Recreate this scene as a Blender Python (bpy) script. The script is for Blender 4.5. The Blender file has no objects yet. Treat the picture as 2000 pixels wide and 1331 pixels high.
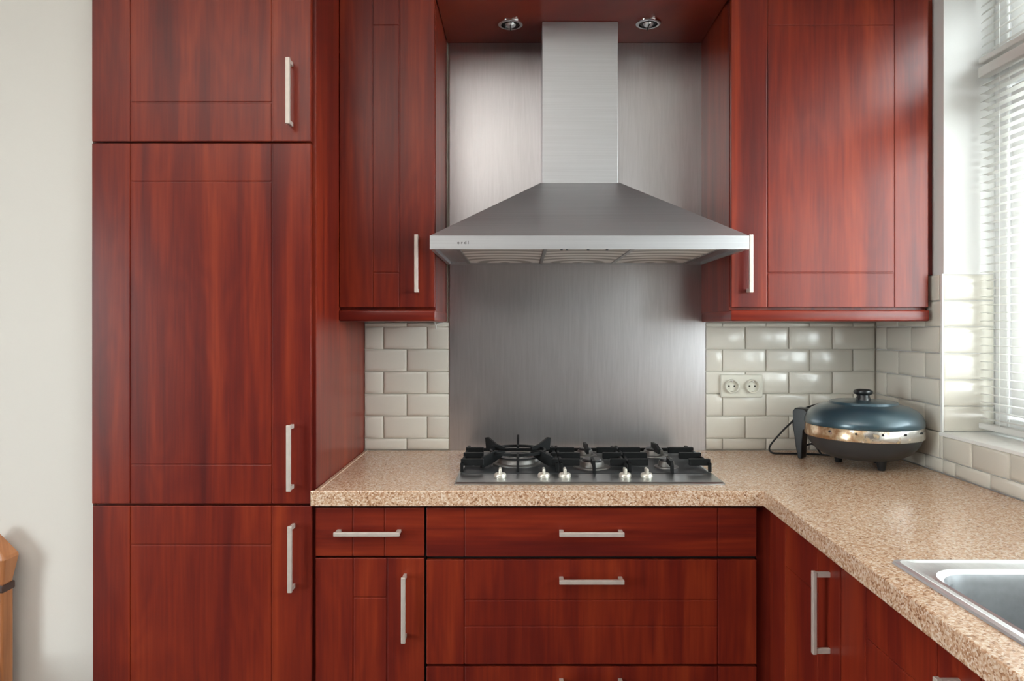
import bpy, bmesh, math, random
from mathutils import Vector, Matrix
R = math.radians
random.seed(7)
scn = bpy.context.scene
COL = scn.collection

# ------------------------------------------------------------------ camera
# Room axes: X to the right, Y into the picture (back wall tiles at Y=0), Z up, metres.
CAM_D, CAM_Z, F = 2.51, 1.333, 1391.0       # distance to the back wall, eye height, focal length in px of a 2000 px frame
CX, CY = 1014.0, 640.0                      # optical axis in the 2000x1331 frame
cam = bpy.data.cameras.new('camera')
cam.sensor_width = 36.0
cam.lens = F / 2000.0 * 36.0
cam.shift_x = -(CX - 1000.0) / 2000.0
cam.shift_y = -(665.5 - CY) / 2000.0
cam.clip_start = 0.02
camo = bpy.data.objects.new('camera', cam)
camo.location = (0, -CAM_D, CAM_Z)
camo.rotation_euler = (R(90), 0, 0)
COL.objects.link(camo)
scn.camera = camo

# ------------------------------------------------------------------ daylight
world = bpy.data.worlds.new('overcast_sky')
scn.world = world
world.use_nodes = True
wbg = world.node_tree.nodes['Background']
wbg.inputs[0].default_value = (0.90, 0.96, 1.0, 1)
wbg.inputs[1].default_value = 20.0
def portal(name, loc, rot, sx, sy):
    l = bpy.data.lights.new(name, 'AREA'); l.shape = 'RECTANGLE'; l.size = sx; l.size_y = sy
    l.cycles.is_portal = True
    o = bpy.data.objects.new(name, l); o.location = loc; o.rotation_euler = rot
    COL.objects.link(o)
# the two glazed openings of the room (sampling portals for the sky, they give no light themselves)
portal('window_portal_right', (1.50, -1.27, 1.76), (0, R(90), 0), 1.48, 1.76)
portal('window_portal_left', (-3.17, -3.10, 1.20), (0, R(-90), 0), 1.8, 1.4)

scn.view_settings.view_transform = 'Standard'
scn.view_settings.look = 'None'
scn.view_settings.gamma = 1.0
scn.view_settings.use_curve_mapping = False
scn.view_settings.exposure = 0.10
scn.cycles.use_denoising = True
scn.cycles.max_bounces = 8
scn.cycles.diffuse_bounces = 5
scn.cycles.adaptive_threshold = 0.02
scn.cycles.sample_clamp_indirect = 12.0

# ------------------------------------------------------------------ measuring helpers: photo pixel on a known plane -> metres
def XP(x, Y): return (x - CX) * (CAM_D + Y) / F
def ZP(y, Y): return CAM_Z - (y - CY) * (CAM_D + Y) / F

# ------------------------------------------------------------------ materials
def mat(name):
    m = bpy.data.materials.new(name); m.use_nodes = True
    nt = m.node_tree; b = nt.nodes['Principled BSDF']
    return m, nt, b
def N(nt, t, **kw):
    n = nt.nodes.new(t)
    for k, v in kw.items(): setattr(n, k, v)
    return n
def simple(name, col, rough=0.5, metal=0.0, spec=0.5, coat=0.0):
    m, nt, b = mat(name)
    b.inputs['Base Color'].default_value = (*col, 1)
    b.inputs['Roughness'].default_value = rough
    b.inputs['Metallic'].default_value = metal
    b.inputs['Specular IOR Level'].default_value = spec
    b.inputs['Coat Weight'].default_value = coat; b.inputs['Coat Roughness'].default_value = 0.2
    return m
def ramp(nt, stops):
    r = N(nt, 'ShaderNodeValToRGB'); e = r.color_ramp.elements
    while len(e) > 1: e.remove(e[-1])
    e[0].position, e[0].color = stops[0][0], (*stops[0][1], 1)
    for p, c in stops[1:]:
        k = e.new(p); k.color = (*c, 1)
    return r
def math_node(nt, op, a, b=None):
    n = N(nt, 'ShaderNodeMath', operation=op)
    for i, v in enumerate((a, b)):
        if v is None: continue
        if isinstance(v, (int, float)): n.inputs[i].default_value = v
        else: nt.links.new(v, n.inputs[i])
    return n.outputs[0]

def wood(name, horizontal=False, tint=1.0, rough=0.30):
    m, nt, b = mat(name); L = nt.links.new
    tc = N(nt, 'ShaderNodeTexCoord'); oi = N(nt, 'ShaderNodeObjectInfo')
    sp = N(nt, 'ShaderNodeSeparateXYZ'); L(tc.outputs['Object'], sp.inputs[0])
    flat = math_node(nt, 'ADD', sp.outputs[0], sp.outputs[1])
    across, along = (sp.outputs[2], flat) if horizontal else (flat, sp.outputs[2])
    rnd = math_node(nt, 'MULTIPLY', oi.outputs['Random'], 37.0)
    def vec(sa, sl):
        c = N(nt, 'ShaderNodeCombineXYZ')
        L(math_node(nt, 'MULTIPLY', across, sa), c.inputs[0]); L(rnd, c.inputs[1]); L(math_node(nt, 'MULTIPLY', along, sl), c.inputs[2])
        return c.outputs[0]
    n1 = N(nt, 'ShaderNodeTexNoise'); n1.inputs['Scale'].default_value = 1; n1.inputs['Detail'].default_value = 3
    n1.inputs['Distortion'].default_value = 0.9; L(vec(11, 0.8), n1.inputs['Vector'])
    n2 = N(nt, 'ShaderNodeTexNoise'); n2.inputs['Scale'].default_value = 1; n2.inputs['Detail'].default_value = 4
    L(vec(130, 5), n2.inputs['Vector'])
    n4 = N(nt, 'ShaderNodeTexNoise'); n4.inputs['Scale'].default_value = 1; n4.inputs['Detail'].default_value = 2
    L(vec(5, 1.1), n4.inputs['Vector'])
    rings = math_node(nt, 'SINE', math_node(nt, 'MULTIPLY', n4.outputs['Fac'], 85.0))      # growth rings of the flat-sawn veneer
    v = math_node(nt, 'ADD', n1.outputs['Fac'], math_node(nt, 'MULTIPLY', math_node(nt, 'SUBTRACT', n2.outputs['Fac'], 0.5), 0.34))
    v = math_node(nt, 'ADD', v, math_node(nt, 'MULTIPLY', rings, 0.022))
    t = tint
    rp = ramp(nt, [(0.22, (0.088*t, 0.0090*t, 0.0075*t)), (0.42, (0.140*t, 0.0138*t, 0.0080*t)),
                   (0.55, (0.195*t, 0.0210*t, 0.0088*t)), (0.74, (0.265*t, 0.0350*t, 0.0115*t))])
    L(v, rp.inputs[0]); L(rp.outputs[0], b.inputs['Base Color'])
    b.inputs['Roughness'].default_value = rough; b.inputs['Specular IOR Level'].default_value = 0.32
    return m

def granite(name):
    m, nt, b = mat(name); L = nt.links.new
    tc = N(nt, 'ShaderNodeTexCoord')
    v1 = N(nt, 'ShaderNodeTexVoronoi'); v1.inputs['Scale'].default_value = 290; L(tc.outputs['Object'], v1.inputs['Vector'])
    sp = N(nt, 'ShaderNodeSeparateColor'); L(v1.outputs['Color'], sp.inputs[0])
    n1 = N(nt, 'ShaderNodeTexNoise'); n1.inputs['Scale'].default_value = 95; n1.inputs['Detail'].default_value = 3; L(tc.outputs['Object'], n1.inputs['Vector'])
    v = math_node(nt, 'ADD', math_node(nt, 'MULTIPLY', sp.outputs[0], 0.62), math_node(nt, 'MULTIPLY', n1.outputs['Fac'], 0.5))
    rp = ramp(nt, [(0.16, (0.17, 0.080, 0.045)), (0.30, (0.40, 0.21, 0.115)), (0.48, (0.58, 0.36, 0.23)), (0.66, (0.66, 0.47, 0.33)), (0.86, (0.78, 0.64, 0.52))])
    L(v, rp.inputs[0]); L(rp.outputs[0], b.inputs['Base Color'])
    b.inputs['Roughness'].default_value = 0.22
    return m

def brushed(name, col=(0.60, 0.59, 0.60), rough=0.33, scale=(8, 8, 260), strength=0.12, rot=(0, 0, 0), distortion=0.0, aniso=0.0, metal=1.0, var=0.07):
    m, nt, b = mat(name); L = nt.links.new
    tc = N(nt, 'ShaderNodeTexCoord'); mp = N(nt, 'ShaderNodeMapping')
    mp.inputs['Scale'].default_value = scale; mp.inputs['Rotation'].default_value = rot
    L(tc.outputs['Object'], mp.inputs[0])
    n1 = N(nt, 'ShaderNodeTexNoise'); n1.inputs['Scale'].default_value = 1; n1.inputs['Detail'].default_value = 4; n1.inputs['Distortion'].default_value = distortion
    L(mp.outputs[0], n1.inputs['Vector'])
    rr = N(nt, 'ShaderNodeMapRange'); rr.inputs['To Min'].default_value = rough - var; rr.inputs['To Max'].default_value = rough + var
    L(n1.outputs['Fac'], rr.inputs['Value']); L(rr.outputs[0], b.inputs['Roughness'])
    cr = ramp(nt, [(0.3, tuple(c*0.9 for c in col)), (0.7, col)])
    L(n1.outputs['Fac'], cr.inputs[0]); L(cr.outputs[0], b.inputs['Base Color'])
    b.inputs['Metallic'].default_value = metal
    b.inputs['Anisotropic'].default_value = aniso
    bu = N(nt, 'ShaderNodeBump'); bu.inputs['Strength'].default_value = strength; bu.inputs['Distance'].default_value = 0.0008
    L(n1.outputs['Fac'], bu.inputs['Height']); L(bu.outputs[0], b.inputs['Normal'])
    return m

def plaster(name, col, bump=0.12, scale=160):
    m, nt, b = mat(name); L = nt.links.new
    tc = N(nt, 'ShaderNodeTexCoord')
    n1 = N(nt, 'ShaderNodeTexNoise'); n1.inputs['Scale'].default_value = scale; n1.inputs['Detail'].default_value = 3; L(tc.outputs['Object'], n1.inputs['Vector'])
    b.inputs['Base Color'].default_value = (*col, 1); b.inputs['Roughness'].default_value = 0.75
    bu = N(nt, 'ShaderNodeBump'); bu.inputs['Strength'].default_value = bump; bu.inputs['Distance'].default_value = 0.001
    L(n1.outputs['Fac'], bu.inputs['Height']); L(bu.outputs[0], b.inputs['Normal'])
    return m

def tile_mat(name):
    m, nt, b = mat(name); L = nt.links.new
    oi = N(nt, 'ShaderNodeObjectInfo')
    rp = ramp(nt, [(0, (0.67, 0.635, 0.56)), (1, (0.72, 0.685, 0.605))]); L(oi.outputs['Random'], rp.inputs[0]); L(rp.outputs[0], b.inputs['Base Color'])
    b.inputs['Roughness'].default_value = 0.16
    tc = N(nt, 'ShaderNodeTexCoord')
    n1 = N(nt, 'ShaderNodeTexNoise'); n1.inputs['Scale'].default_value = 22; L(tc.outputs['Object'], n1.inputs['Vector'])
    bu = N(nt, 'ShaderNodeBump'); bu.inputs['Strength'].default_value = 0.25; bu.inputs['Distance'].default_value = 0.002
    L(n1.outputs['Fac'], bu.inputs['Height']); L(bu.outputs[0], b.inputs['Normal'])
    return m

def filter_mat(name):
    m, nt, b = mat(name); L = nt.links.new
    tc = N(nt, 'ShaderNodeTexCoord'); mp = N(nt, 'ShaderNodeMapping'); L(tc.outputs['Object'], mp.inputs[0])
    w = N(nt, 'ShaderNodeTexWave', wave_type='RINGS', rings_direction='Z'); w.inputs['Scale'].default_value = 4.2; w.inputs['Distortion'].default_value = 0.4
    L(mp.outputs[0], w.inputs['Vector'])
    rp = ramp(nt, [(0.20, (0.42, 0.41, 0.38)), (0.65, (0.88, 0.87, 0.84))]); L(w.outputs['Fac'], rp.inputs[0]); L(rp.outputs[0], b.inputs['Base Color'])  # moire arcs and the paleness of the reflected worktop, put into the colour
    b.inputs['Metallic'].default_value = 0.0; b.inputs['Roughness'].default_value = 0.5
    return m

def glass_mat(name):
    m = bpy.data.materials.new(name); m.use_nodes = True; nt = m.node_tree; nt.nodes.clear()
    o = N(nt, 'ShaderNodeOutputMaterial'); mix = N(nt, 'ShaderNodeMixShader'); lw = N(nt, 'ShaderNodeLayerWeight')
    fr = math_node(nt, 'ADD', math_node(nt, 'MULTIPLY', math_node(nt, 'POWER', lw.outputs['Facing'], 5.0), 0.5), 0.025)
    t = N(nt, 'ShaderNodeBsdfTransparent'); t.inputs[0].default_value = (0.95, 0.97, 0.96, 1)
    g = N(nt, 'ShaderNodeBsdfGlossy'); g.inputs['Roughness'].default_value = 0.02
    nt.links.new(fr, mix.inputs[0]); nt.links.new(t.outputs[0], mix.inputs[1]); nt.links.new(g.outputs[0], mix.inputs[2]); nt.links.new(mix.outputs[0], o.inputs[0])
    return m

def slat_mat(name):
    m = bpy.data.materials.new(name); m.use_nodes = True; nt = m.node_tree; nt.nodes.clear()
    o = N(nt, 'ShaderNodeOutputMaterial'); mix = N(nt, 'ShaderNodeMixShader'); mix.inputs[0].default_value = 0.18
    d = N(nt, 'ShaderNodeBsdfPrincipled'); d.inputs['Base Color'].default_value = (0.78, 0.77, 0.74, 1); d.inputs['Roughness'].default_value = 0.35
    t = N(nt, 'ShaderNodeBsdfTranslucent'); t.inputs[0].default_value = (0.75, 0.73, 0.68, 1)
    nt.links.new(d.outputs[0], mix.inputs[1]); nt.links.new(t.outputs[0], mix.inputs[2]); nt.links.new(mix.outputs[0], o.inputs[0])
    return m

def band_mat(name):
    # chrome band of the grill with burnt-on brown grease on its left half (stains)
    m, nt, b = mat(name); L = nt.links.new
    tc = N(nt, 'ShaderNodeTexCoord'); sp = N(nt, 'ShaderNodeSeparateXYZ'); L(tc.outputs['Object'], sp.inputs[0])
    n1 = N(nt, 'ShaderNodeTexNoise'); n1.inputs['Scale'].default_value = 45; n1.inputs['Detail'].default_value = 4; L(tc.outputs['Object'], n1.inputs['Vector'])
    v = math_node(nt, 'ADD', n1.outputs['Fac'], math_node(nt, 'MULTIPLY', sp.outputs[0], -1.6))
    rp = ramp(nt, [(0.50, (0.74, 0.72, 0.68)), (0.62, (0.60, 0.46, 0.30)), (0.80, (0.32, 0.17, 0.08))]); L(v, rp.inputs[0]); L(rp.outputs[0], b.inputs['Base Color'])
    r2 = ramp(nt, [(0.50, (1, 1, 1)), (0.66, (0.35, 0.35, 0.35))]); L(v, r2.inputs[0]); L(r2.outputs[0], b.inputs['Metallic'])
    b.inputs['Roughness'].default_value = 0.25
    return m

M = {
    'wood': wood('cherry_veneer'), 'wood_h': wood('cherry_veneer_horizontal', True),
    'granite': granite('speckled_granite'), 'tile': tile_mat('cream_glazed_tile'),
    'grout': plaster('pale_grout', (0.58, 0.55, 0.48)), 'cream': plaster('cream_paint', (0.69, 0.66, 0.615)),
    'white_paint': plaster('white_paint', (0.76, 0.75, 0.73)), 'trim': simple('white_trim', (0.86, 0.86, 0.84), 0.3),
    'steel': brushed('brushed_steel', (0.60, 0.60, 0.615), 0.38, (3, 3, 300), 0.06, metal=0.86),
    'splash': brushed('scratched_steel', (0.68, 0.662, 0.678), 0.325, (110, 1, 6), 0.14, (0, R(12), 0), 1.2, var=0.035),
    'handle': brushed('satin_nickel', (0.64, 0.555, 0.50), 0.5, (60, 60, 60), 0.03, metal=0.45),
    'sink': brushed('sink_steel', (0.76, 0.77, 0.79), 0.33, (200, 6, 6), 0.04, metal=0.75),
    'sink_in': brushed('sink_bowl_steel', (0.50, 0.53, 0.56), 0.45, (90, 90, 90), 0.1),
    'hob': brushed('hob_steel', (0.46, 0.47, 0.47), 0.33, (4, 260, 4), 0.06),
    'hob_dark': simple('hob_dark_deck', (0.022, 0.025, 0.028), 0.4, 0.0, 0.3),
    'iron': simple('black_cast_iron', (0.007, 0.0075, 0.008), 0.5, 0.0, 0.2),
    'burner': simple('burner_alloy', (0.22, 0.21, 0.20), 0.45, 0.7),
    'cap': simple('burner_cap_enamel', (0.03, 0.03, 0.032), 0.35),
    'knob': brushed('knob_metal', (0.72, 0.68, 0.60), 0.32, (40, 40, 40), 0.03, metal=0.55),
    'dark': simple('gap_shade', (0.012, 0.006, 0.005), 0.8),  # near-black carcass colour holds the shade in the gaps between fronts
    'rubber': simple('black_rubber', (0.012, 0.012, 0.013), 0.55),
    'bakelite': simple('black_bakelite', (0.014, 0.015, 0.017), 0.28),
    'teal': simple('dark_teal_enamel', (0.030, 0.072, 0.098), 0.36, 0.35, 0.5, 0.9),
    'greybase': simple('grey_nonstick', (0.045, 0.048, 0.052), 0.4, 0.2),
    'band': band_mat('stained_chrome'), 'filter': filter_mat('filter_mesh_metal'),
    'print': simple('dark_print', (0.03, 0.025, 0.025), 0.6),
    'socket': simple('cream_plastic', (0.68, 0.66, 0.57), 0.35), 'socket_dark': simple('socket_pin_hole', (0.03, 0.025, 0.02), 0.7),
    'chrome': simple('chrome', (0.82, 0.82, 0.82), 0.12, 1.0), 'bulb': simple('halogen_glass', (0.85, 0.87, 0.88), 0.06, 0.6),
    'glass': glass_mat('window_glass'), 'slat': slat_mat('blind_slat'), 'frame': simple('white_window_paint', (0.80, 0.80, 0.79), 0.35),
    'cord': simple('white_cord', (0.75, 0.75, 0.72), 0.7),
    'floor': simple('brown_floor', (0.075, 0.05, 0.035), 0.45), 'ground': simple('pale_paving', (0.42, 0.42, 0.40), 0.9), 'taupe': plaster('taupe_paint', (0.07, 0.058, 0.056)),
    'chair': wood('light_chair_wood', False), 'leather': simple('dark_brown_band', (0.05, 0.022, 0.015), 0.5),
    'caulk': simple('caulk_bead', (0.72, 0.56, 0.42), 0.4),
}
# lighter orange wood for the chair
for n in M['chair'].node_tree.nodes:
    if n.type == 'VALTORGB':
        for e, c in zip(n.color_ramp.elements, ((0.25, 0.09, 0.035), (0.33, 0.125, 0.05), (0.40, 0.16, 0.065), (0.47, 0.20, 0.085))): e.color = (*c, 1)

# ------------------------------------------------------------------ mesh helpers
ORG = {}                                        # world base point of every thing, its parts are modelled relative to it
def add_box(bm, x0, x1, y0, y1, z0, z1, bev=0.0, seg=2):
    mt = Matrix.Translation(((x0+x1)/2, (y0+y1)/2, (z0+z1)/2)) @ Matrix.Diagonal((abs(x1-x0), abs(y1-y0), abs(z1-z0), 1))
    g = bmesh.ops.create_cube(bm, size=1.0, matrix=mt)
    if bev > 0:
        ed = list({e for v in g['verts'] for e in v.link_edges})
        bmesh.ops.bevel(bm, geom=ed, offset=bev, segments=seg, profile=0.5, affect='EDGES', clamp_overlap=True)
def boxbm(*a, **k):
    bm = bmesh.new(); add_box(bm, *a, **k); return bm
def lathe(bm, prof, cx, cy, seg=40, cz=0.0):
    LATHED.add(id(bm))
    rings = []
    for r, z in prof:
        if r < 1e-6: rings.append([bm.verts.new((cx, cy, cz+z))])
        else: rings.append([bm.verts.new((cx+r*math.cos(2*math.pi*i/seg), cy+r*math.sin(2*math.pi*i/seg), cz+z)) for i in range(seg)])
    for a, b in zip(rings, rings[1:]):
        for i in range(seg):
            j = (i+1) % seg
            if len(a) == 1 and len(b) == 1: continue
            if len(a) == 1: bm.faces.new((a[0], b[j], b[i]))
            elif len(b) == 1: bm.faces.new((a[i], a[j], b[0]))
            else: bm.faces.new((a[i], a[j], b[j], b[i]))
    bmesh.ops.recalc_face_normals(bm, faces=bm.faces)
def smooth_path(pts, n=8):
    P = [Vector(p) for p in pts]; P = [P[0]*2-P[1]] + P + [P[-1]*2-P[-2]]; out = []
    for i in range(1, len(P)-2):
        for k in range(n):
            t = k/n; a, b, c, d = P[i-1], P[i], P[i+1], P[i+2]
            out.append(0.5*((2*b)+(c-a)*t+(2*a-5*b+4*c-d)*t*t+(3*b-a-3*c+d)*t**3))
    out.append(P[-2]); return out
def tube(bm, pts, r, seg=8):
    LATHED.add(id(bm))
    prev = None; up = Vector((0.13, 0.21, 0.97)).normalized()
    for i, p in enumerate(pts):
        d = (pts[min(i+1, len(pts)-1)] - pts[max(i-1, 0)]).normalized()
        s = d.cross(up)
        if s.length < 1e-4: s = d.cross(Vector((1, 0, 0)))
        s.normalize(); t = s.cross(d)
        ring = [bm.verts.new(p + r*(math.cos(2*math.pi*k/seg)*s + math.sin(2*math.pi*k/seg)*t)) for k in range(seg)]
        if prev:
            for k in range(seg): bm.faces.new((prev[k], prev[(k+1) % seg], ring[(k+1) % seg], ring[k]))
        else: bm.faces.new(ring)
        prev = ring
    bm.faces.new(list(reversed(prev)))
    bmesh.ops.recalc_face_normals(bm, faces=bm.faces)
def prism(bm, poly, axis, a, b):
    """extrude a 2D outline: axis 'x' -> outline in (y,z), 'y' -> (x,z), 'z' -> (x,y)"""
    def P(u, v, w): return {'x': (w, u, v), 'y': (u, w, v), 'z': (u, v, w)}[axis]
    A = [bm.verts.new(P(u, v, a)) for u, v in poly]; B = [bm.verts.new(P(u, v, b)) for u, v in poly]
    bm.faces.new(A); bm.faces.new(list(reversed(B)))
    for i in range(len(poly)):
        j = (i+1) % len(poly); bm.faces.new((A[i], B[i], B[j], A[j]))
    bmesh.ops.recalc_face_normals(bm, faces=bm.faces)
LATHED = set()
def mesh_of(name, bm, material, angle=18):
    if id(bm) in LATHED: angle = 50; LATHED.discard(id(bm))
    me = bpy.data.meshes.new(name); bm.to_mesh(me); bm.free()
    me.shade_smooth(); me.set_sharp_from_angle(angle=R(angle)); me.materials.append(material)
    return me
def link(name, me, parent=None):
    o = bpy.data.objects.new(name, me); COL.objects.link(o)
    if parent: o.parent = parent
    return o
def tag(o, label, cat, group=None):
    o['label'] = label; o['category'] = cat
    if group: o['group'] = group
    return o
def thing(name, loc, label, cat, group=None):
    o = bpy.data.objects.new(name, None); o.location = loc; o.empty_display_size = 0.05; COL.objects.link(o)
    ORG[o.name] = Vector(loc)
    return tag(o, label, cat, group)
def root_of(o):
    while o.parent: o = o.parent
    return o
def part(name, bm, material, parent, label=None, angle=18):
    """bm in world metres; stored relative to the thing's base point"""
    org = ORG.get(root_of(parent).name, Vector((0, 0, 0)))
    bmesh.ops.translate(bm, verts=bm.verts, vec=-org)
    o = link(name, mesh_of(name, bm, material, angle), parent)
    if label: o['label'] = label
    return o
def struct(name, bm, material, label=None, angle=18):
    o = link(name, mesh_of(name, bm, material, angle)); o['kind'] = 'structure'
    if label: o['label'] = label
    return o
def solo(name, bm, material, loc, label, cat, group=None, angle=18):
    """a thing that is a single mesh"""
    bmesh.ops.translate(bm, verts=bm.verts, vec=-Vector(loc))
    o = link(name, mesh_of(name, bm, material, angle)); o.location = loc
    ORG[o.name] = Vector(loc)
    return tag(o, label, cat, group)
def turn_right(bm):
    """canonical front (u = x, facing -Y, depth = y) -> front of the right-hand run (facing -X, u runs towards the camera)"""
    bmesh.ops.transform(bm, verts=bm.verts, matrix=Matrix.Rotation(R(-90), 4, 'Z'))

# ------------------------------------------------------------------ room shell
RX = 1.264                                   # painted face of the right wall; its tiles stand 8 mm proud
CEIL = 2.62
WY0, WY1, WZ0, WZ1 = -0.389, -2.15, 1.012, 2.50     # window opening in the right wall
bm = boxbm(-3.05, 1.62, -5.40, 0.20, -0.12, 0.0); struct('floor', bm, M['floor'])
bm = boxbm(-3.05, 1.62, -5.40, 0.20, CEIL, CEIL+0.12); struct('ceiling', bm, M['white_paint'])
wall_back = struct('wall_back', boxbm(-1.16, 1.60, 0.007, 0.20, 0.0, CEIL), M['grout'])
bm = bmesh.new()
add_box(bm, RX, 1.60, WY0, 0.007, 0, CEIL)
add_box(bm, RX, 1.60, WY1, WY0, 0, WZ0)
add_box(bm, RX, 1.60, WY1, WY0, WZ1, CEIL)
add_box(bm, RX, 1.60, -5.40, WY1, 0, CEIL)
wall_right = struct('wall_right', bm, M['white_paint'])
struct('wall_left', boxbm(-3.05, -1.150, -0.588, 0.20, 0, CEIL), M['cream'], 'cream painted wall beside the tall cabinet')
LY0, LY1, LZ0, LZ1 = -2.40, -3.80, 0.30, 2.10     # garden window in the far left wall of the room
bm = bmesh.new()
for a in ((LY0, 0.20, 0, CEIL), (-5.40, LY1, 0, CEIL), (LY1, LY0, 0, LZ0), (LY1, LY0, LZ1, CEIL)):
    add_box(bm, -3.25, -3.05, a[0], a[1], a[2], a[3])
struct('wall_far_left', bm, M['taupe'])
struct('wall_rear', boxbm(-3.05, RX, -5.40, -5.20, 0, CEIL), M['taupe'])
gr = bmesh.new(); add_box(gr, -30, 30, -40, 30, -0.40, -0.30); struct('ground', gr, M['ground'], 'pale paving outside the windows')

# garden window (left of the camera, outside the picture)
w2 = bpy.data.objects.new('window_2', None); COL.objects.link(w2); w2['kind'] = 'structure'
bm = bmesh.new(); lm = (LY0+LY1)/2
for a in ((LY0, LY0-0.07, LZ0, LZ1), (LY1+0.07, LY1, LZ0, LZ1), (lm+0.035, lm-0.035, LZ0+0.07, LZ1-0.07), (LY1+0.07, LY0-0.07, LZ0, LZ0+0.07), (LY1+0.07, LY0-0.07, LZ1-0.07, LZ1)):
    add_box(bm, -3.18, -3.12, a[0], a[1], a[2], a[3], 0.004)
part('window_frame', bm, M['frame'], w2)
part('pane', boxbm(-3.153, -3.147, lm+0.035, LY0-0.07, LZ0+0.07, LZ1-0.07), M['glass'], w2)
part('pane', boxbm(-3.153, -3.147, LY1+0.07, lm-0.035, LZ0+0.07, LZ1-0.07), M['glass'], w2)

# right-hand window
w1 = bpy.data.objects.new('window_1', None); COL.objects.link(w1); w1['kind'] = 'structure'
w1['label'] = 'bright white framed window with blinds on the right wall'
TR0, TR1 = 2.040, 2.105                       # transom between the lower and the upper light
fx0, fx1 = 1.415, 1.485
bm = bmesh.new()
for a in ((WY0-0.001, WY0-0.055, WZ0, WZ1), (WY1+0.055, WY1+0.001, WZ0, WZ1), (WY1+0.055, WY0-0.055, WZ0, WZ0+0.055),
          (WY1+0.055, WY0-0.055, WZ1-0.055, WZ1), (-1.30, -1.245, WZ0+0.055, WZ1-0.055)):
    add_box(bm, fx0, fx1, a[0], a[1], a[2], a[3], 0.004)
part('window_frame', bm, M['frame'], w1)
part('transom', boxbm(fx0-0.012, fx1, WY1+0.055, WY0-0.055, TR0, TR1, bev=0.004), M['frame'], w1)
for (y0, y1) in ((-0.452, -1.238), (-1.307, -2.088)):
    for (z0, z1) in ((WZ0+0.063, TR0-0.008), (TR1+0.008, WZ1-0.063)):
        s = 0.058
        bm = bmesh.new()
        for a in ((y0, y0-s, z0, z1), (y1+s, y1, z0, z1), (y1+s, y0-s, z0, z0+s), (y1+s, y0-s, z1-s, z1)):
            add_box(bm, fx0+0.006, fx1-0.006, a[0], a[1], a[2], a[3], 0.004)
        sash = part('sash', bm, M['frame'], w1)
        bm = bmesh.new(); g = 0.008
        for a in ((y0-s, y0-s-g, z0+s, z1-s), (y1+s+g, y1+s, z0+s, z1-s), (y1+s+g, y0-s-g, z0+s, z0+s+g), (y1+s+g, y0-s-g, z1-s-g, z1-s)):
            add_box(bm, fx0+0.015, fx1-0.02, a[0], a[1], a[2], a[3])
        part('gasket', bm, M['rubber'], sash)
        part('pane', boxbm(1.447, 1.453, y1+s+g, y0-s-g, z0+s+g, z1-s-g), M['glass'], sash)
# sill and white corner profile of the tiled reveal
struct('trim_1', boxbm(1.250, fx0, WY1, WY0, WZ0-0.001, 1.022, bev=0.002), M['trim'], 'white window sill above the tiles')

# ------------------------------------------------------------------ wall tiles (bevelled metro tiles, each one a part of its wall)
TW, TH, JG = 0.1535, 0.0787, 0.0030            # pitch and joint
ROWZ = [0.9413 + TH*i for i in range(-1, 8)]
TILE_MESH = {}
def tile_mesh(w, h):
    key = (round(w, 4), round(h, 4))
    if key in TILE_MESH: return TILE_MESH[key]
    bm = bmesh.new(); b = min(0.010, w*0.28, h*0.28); t0, t1, t2 = 0.0, -0.0048, -0.0075
    def ring(inset, y): return [bm.verts.new(p) for p in ((inset, y, inset), (w-inset, y, inset), (w-inset, y, h-inset), (inset, y, h-inset))]
    rs = [ring(0, 0.0), ring(0.0, t1), ring(0.0012, t1-0.0012), ring(b, t2+0.0003), ring(b+0.0012, t2)]
    for a, c in zip(rs, rs[1:]):
        for i in range(4): bm.faces.new((a[i], a[(i+1) % 4], c[(i+1) % 4], c[i]))
    bm.faces.new(rs[-1]); bm.faces.new(list(reversed(rs[0])))
    bmesh.ops.recalc_face_normals(bm, faces=bm.faces)
    TILE_MESH[key] = mesh_of('tile', bm, M['tile'], 60); return TILE_MESH[key]
def tile_field(u0, u1, z0, z1, phase_a, phase_b, place):
    """running bond clipped to the rectangle; phase = position of one vertical joint in even / odd rows"""
    for ri in range(len(ROWZ)-1):
        za, zb = max(ROWZ[ri]+JG/2, z0), min(ROWZ[ri+1]-JG/2, z1)
        if zb-za < 0.006: continue
        ph = phase_a if ri % 2 == 0 else phase_b
        k = math.floor((u0-ph)/TW)
        while ph + k*TW < u1:
            a, c = max(ph+k*TW+JG/2, u0), min(ph+(k+1)*TW-JG/2, u1)
            if c-a > 0.008: place(a, za, c-a, zb-za)
            k += 1
def place_back(u, z, w, h):
    o = link('tile', tile_mesh(w, h), wall_back); o.location = (u, 0.0075, z)
def place_right(u, z, w, h):
    o = link('tile', tile_mesh(w, h), wall_right); o.location = (RX-0.0005, -u, z); o.rotation_euler = (0, 0, R(-90))
def place_jamb(u, z, w, h):
    o = link('tile', tile_mesh(w, h), wall_right); o.location = (u, WY0+0.0005, z)
# row index 0 is the cut row on the worktop
tile_field(XP(712, 0), XP(878, 0)-0.002, 0.902, 1.3495, XP(794.5, 0), XP(749, 0), place_back)
tile_field(XP(1379, 0), 1.2545, 0.902, 1.3495, XP(1411.5, 0), XP(1456, 0), place_back)
tile_field(0.0, -WY0+0.004, 0.902, 1.4922, 0.301-TW, 0.377-TW, place_right)          # pier between the corner and the window
tile_field(-WY0+0.006, 2.14, 0.902, 1.0115, 0.301, 0.377, place_right)               # below the sill
tile_field(1.258, 1.410, 1.024, 1.4922, 1.258+0.0, 1.258+0.0, place_jamb)
struct('trim_2', boxbm(1.2545, 1.2605, WY0-0.0085, WY0-0.0005+0.001, 1.0225, 1.4922, bev=0.001), M['trim'], 'white corner profile on the tiled window reveal')

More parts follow.
